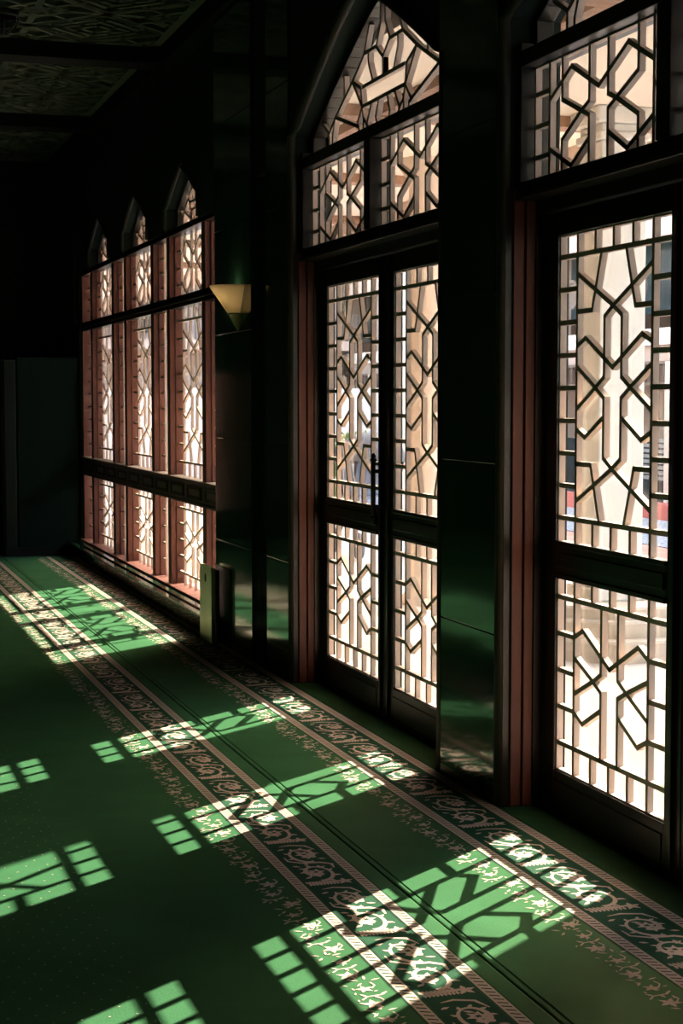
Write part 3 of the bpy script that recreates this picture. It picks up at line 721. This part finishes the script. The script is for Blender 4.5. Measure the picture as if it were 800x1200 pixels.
while y < 50:
    b = MB(); b.box(XB-.05, XB+.3, y, y+.42, 0, 2.05); b.build('pier', M['band'] if k % 2 == 0 else M['facpink'], ab)
    b = MB(); b.box(XB+.1, XB+.4, y+.1, y+.3, 2.3, 3.75); b.build('upper_pier', M['facade'], ab)
    b = MB(); b.lathe([(.0, 0), (.16, 0), (.19, -.02), (.22, -.02), (.22, .02)], (XB-.10, y+1.1, 3.1), 20, axis='x'); b.build('rosette', M['rail_out'], ab)
    for q in range(8):
        b2 = MB() if q == 0 else b2
        b2.box(XB+.15, XB+.18, y+.42, y+1.5, .42+q*.075, .47+q*.075)
    b2.build('louvre', M['louver'], ab)
    y += 2.1; k += 1
b = MB(); b.box(XB+.9, XB+1.0, -10, 60, 0, .9); tag(b.build('lower_glazing', M['darkglass'], ab), 'dark lower glazing')
for (n_, x0, x1, z, m, lab) in (('kerb', 10.1, 10.35, .22, 'redkerb', 'low red painted kerb at the foot of the arcade building'),):
    b = MB(); b.box(x0, x1, 10.0, 30.9, 0, z); tag(b.build(n_, M[m]), lab, 'kerb')
b = MB(); b.box(8.3, 10.09, 10.0, 30.9, .001, .03); tag(b.build('gravel_bed', M['gravel']), 'strip of blue-grey gravel in front of the red kerb', 'gravel', kind='stuff')
b = MB(); b.box(6.9, 8.29, 9.5, 30.9, .001, .02); tag(b.build('tile_path', M['redtile']), 'red clay tile path along the gravel strip', 'path')
# far wall closing the court
ew = MB(); ew.box(4.2, 10.8, 31, 31.5, 0, 1.75); tag(ew.build('garden_wall', M['band']), 'pale wall closing the far end of the court', 'wall')
for (x0, x1, y0, y1, z, lab) in ((7.8, 8.2, 2.0, 8.75, 5.6, 'unseen pale wall added to cut the sun at the nearer door'), (7.4, 7.7, 18.1, 20.9, 4.3, 'free-standing pale wall added to end the window sun patch, seen through the farther door')):
    b = MB(); b.box(x0, x1, y0, y1, 0.022, z); b.box(x0-.04, x1+.04, y0-.04, y1+.04, z, z+.1); tag(b.build('added_wall', M['band']), lab, 'wall')  # added walls, placed to block the sun where the carpet patches end
b = MB(); b.box(-20, XOUT-.006, 18.21, 60, -.15, 0); tag(b.build('ground', M['paving']), 'pale paving beyond the far wall', kind='structure')
b = MB(); b.box(-6, 2.4, 22, 22.3, 0, 4.0); tag(b.build('added_wall', M['redtile']), 'unseen red wall added beyond the far end to redden the marble reflection', 'wall')  # added out of view, gives the marble a reddish reflection
eb = empty('end_building', (8, 34, 0)); tag(eb, 'grey-brown balconied building rising beyond the low pale wall', 'building')
b = MB(); b.box(2.8, 10.8, 34, 36, 0, 7.5); b.build('wall', M['facade'], eb)
b = MB(); b.box(2.8, 10.8, 33.4, 34, 2.55, 2.75); b.box(2.8, 10.8, 33.8, 34, 4.15, 4.4); b.build('band', M['facpink'], eb)
b = MB(); b.box(2.8, 10.8, 33.42, 33.45, 3.15, 3.2)
for k in range(41): b.box(2.9+k*.19, 2.94+k*.19, 33.42, 33.45, 2.75, 3.15)
b.build('railing', M['rail_out'], eb)
for k in range(3):
    b = MB(); b.box(4+k*2.2, 5.1+k*2.2, 33.95, 33.99, 2.9, 4.0); b.build('window', M['darkglass'], eb)
    b = MB(); b.lathe([(0, 0), (.20, 0), (.25, -.03), (.28, -.03), (.28, .02)], (5.65+k*2.2, 33.93, 3.55), 20, axis='y'); b.build('rosette', M['rail_out'], eb)
# small shrubs
for i, (x, y) in enumerate(((6.3, 19.3), (7.7, 24.2))):
    b = MB(); rs = random.Random(i)
    for _ in range(260):
        a = rs.random()*2*PI; r = rs.random()**.5*.42; z = .25+rs.random()*.75; p = Vector((x+r*math.cos(a), y+r*math.sin(a), z))
        d = Vector((rs.random()-.5, rs.random()-.5, rs.random()-.3)).normalized()*.11; e = d.cross(Vector((rs.random(), rs.random(), .3))).normalized()*.035
        b.quad(p-e*.3, p+d*.5-e, p+d, p+d*.5+e)
    root = empty('shrub', (x, y, 0)); tag(root, ('leafy green shrub beside the tile path, nearer one', 'leafy green shrub beside the tile path, farther one')[i], 'shrub', 'shrubs in the court')
    b.build('foliage', M['leaf'], root)
    b = MB(); b.lathe([(0, 0.02), (.20, .02), (.26, .3), (.24, .3), (.20, .24), (0, .24)], (x, y, 0), 20); b.build('pot', M['redtile'], root, smooth=True)
# pushchair glimpsed through the farther door
pcx, pcy = 5.25, 15.6
pc = empty('pushchair', (pcx, pcy, 0)); tag(pc, 'grey hooded pushchair standing outside, glimpsed through the farther door', 'pushchair')
b = MB(); b.lathe([(.36*math.cos(t), .30*math.sin(t)) for t in [PI/2*i/8 for i in range(9)]], (pcx, pcy, .92), 20); b.build('hood', M['greyfab'], pc, smooth=True)
b = MB(); b.box(pcx-.22, pcx+.22, pcy-.30, pcy+.30, .50, .58); b.box(pcx-.22, pcx+.22, pcy+.22, pcy+.32, .55, .95); b.build('seat', M['bluefab'], pc, bevel=.03)
b = MB()
for sx in (-.24, .24):
    b.tube([(pcx+sx, pcy-.45, .12), (pcx+sx, pcy+.15, .62), (pcx+sx, pcy+.42, 1.05)], .014, 8); b.tube([(pcx+sx, pcy+.35, .12), (pcx+sx, pcy-.15, .62), (pcx+sx, pcy-.28, .94)], .014, 8)
b.tube([(pcx-.24, pcy+.42, 1.05), (pcx+.24, pcy+.42, 1.05)], .016, 8); b.build('frame', M['metal'], pc)
for sx in (-.27, .27):
    for sy in (-.45, .35):
        b = MB(); b.lathe([(.06, -.02), (.12, -.025), (.13, 0), (.12, .025), (.06, .02), (.06, -.02)], (pcx+sx, pcy+sy, .131), 20, axis='x'); b.build('wheel', M['greyfab'], pc, smooth=True)

# ------------------------------------------------------------ light
w = bpy.data.worlds.new('sky'); bpy.context.scene.world = w; w.use_nodes = True
nt = w.node_tree; bg = nt.nodes['Background']
sky = nt.nodes.new('ShaderNodeTexSky'); sky.sky_type = 'NISHITA'; sky.sun_disc = False
sky.sun_elevation = math.radians(25.4); sky.sun_rotation = math.atan2(1.676, 1.28); sky.air_density = 1.3; sky.dust_density = 3.5; sky.ozone_density = .8
tint = nt.nodes.new('ShaderNodeVectorMath'); tint.operation = 'MULTIPLY'; tint.inputs[1].default_value = (.98, .95, .90)   # hazy warm air
nt.links.new(sky.outputs[0], tint.inputs[0]); nt.links.new(tint.outputs[0], bg.inputs[0]); bg.inputs[1].default_value = .45
sd = Vector((1.676, 1.28, 1.0)).normalized()
sl = bpy.data.lights.new('sun', 'SUN'); sl.energy = 8.0; sl.angle = math.radians(.36); sl.color = (1, .88, .70)
so = bpy.data.objects.new('sun', sl); C.objects.link(so); so.rotation_euler = sd.to_track_quat('Z', 'Y').to_euler(); so.location = (12, 10, 9)

# ------------------------------------------------------------ camera
F = 1950.0; vy = Vector((-620.0, -133.0, F)).normalized(); up = Vector((0, -F, -133.0)).normalized(); xd = vy.cross(up)
if xd.x < 0: xd = -xd
Rm = Matrix((xd, vy, up))         # rows: world axes in image coordinates (u right, v down, forward)
cam = bpy.data.cameras.new('camera'); co = bpy.data.objects.new('camera', cam); C.objects.link(co)
cx_, cy_, cz_ = Rm.col[0], -Rm.col[1], -Rm.col[2]
m4 = Matrix.Identity(4)
for i in range(3): m4[i][0] = cx_[i]; m4[i][1] = cy_[i]; m4[i][2] = cz_[i]
m4[0][3] = 0; m4[1][3] = 0; m4[2][3] = 1.55
co.matrix_world = m4
cam.sensor_fit = 'VERTICAL'; cam.sensor_height = 36; cam.sensor_width = 24; cam.lens = F/1200*36; cam.clip_start = .05; cam.clip_end = 300
sc_ = bpy.context.scene; sc_.camera = co
vs = sc_.view_settings; vs.view_transform = 'Standard'; vs.look = 'None'; vs.gamma = 1; vs.use_curve_mapping = False; vs.exposure = 2.0
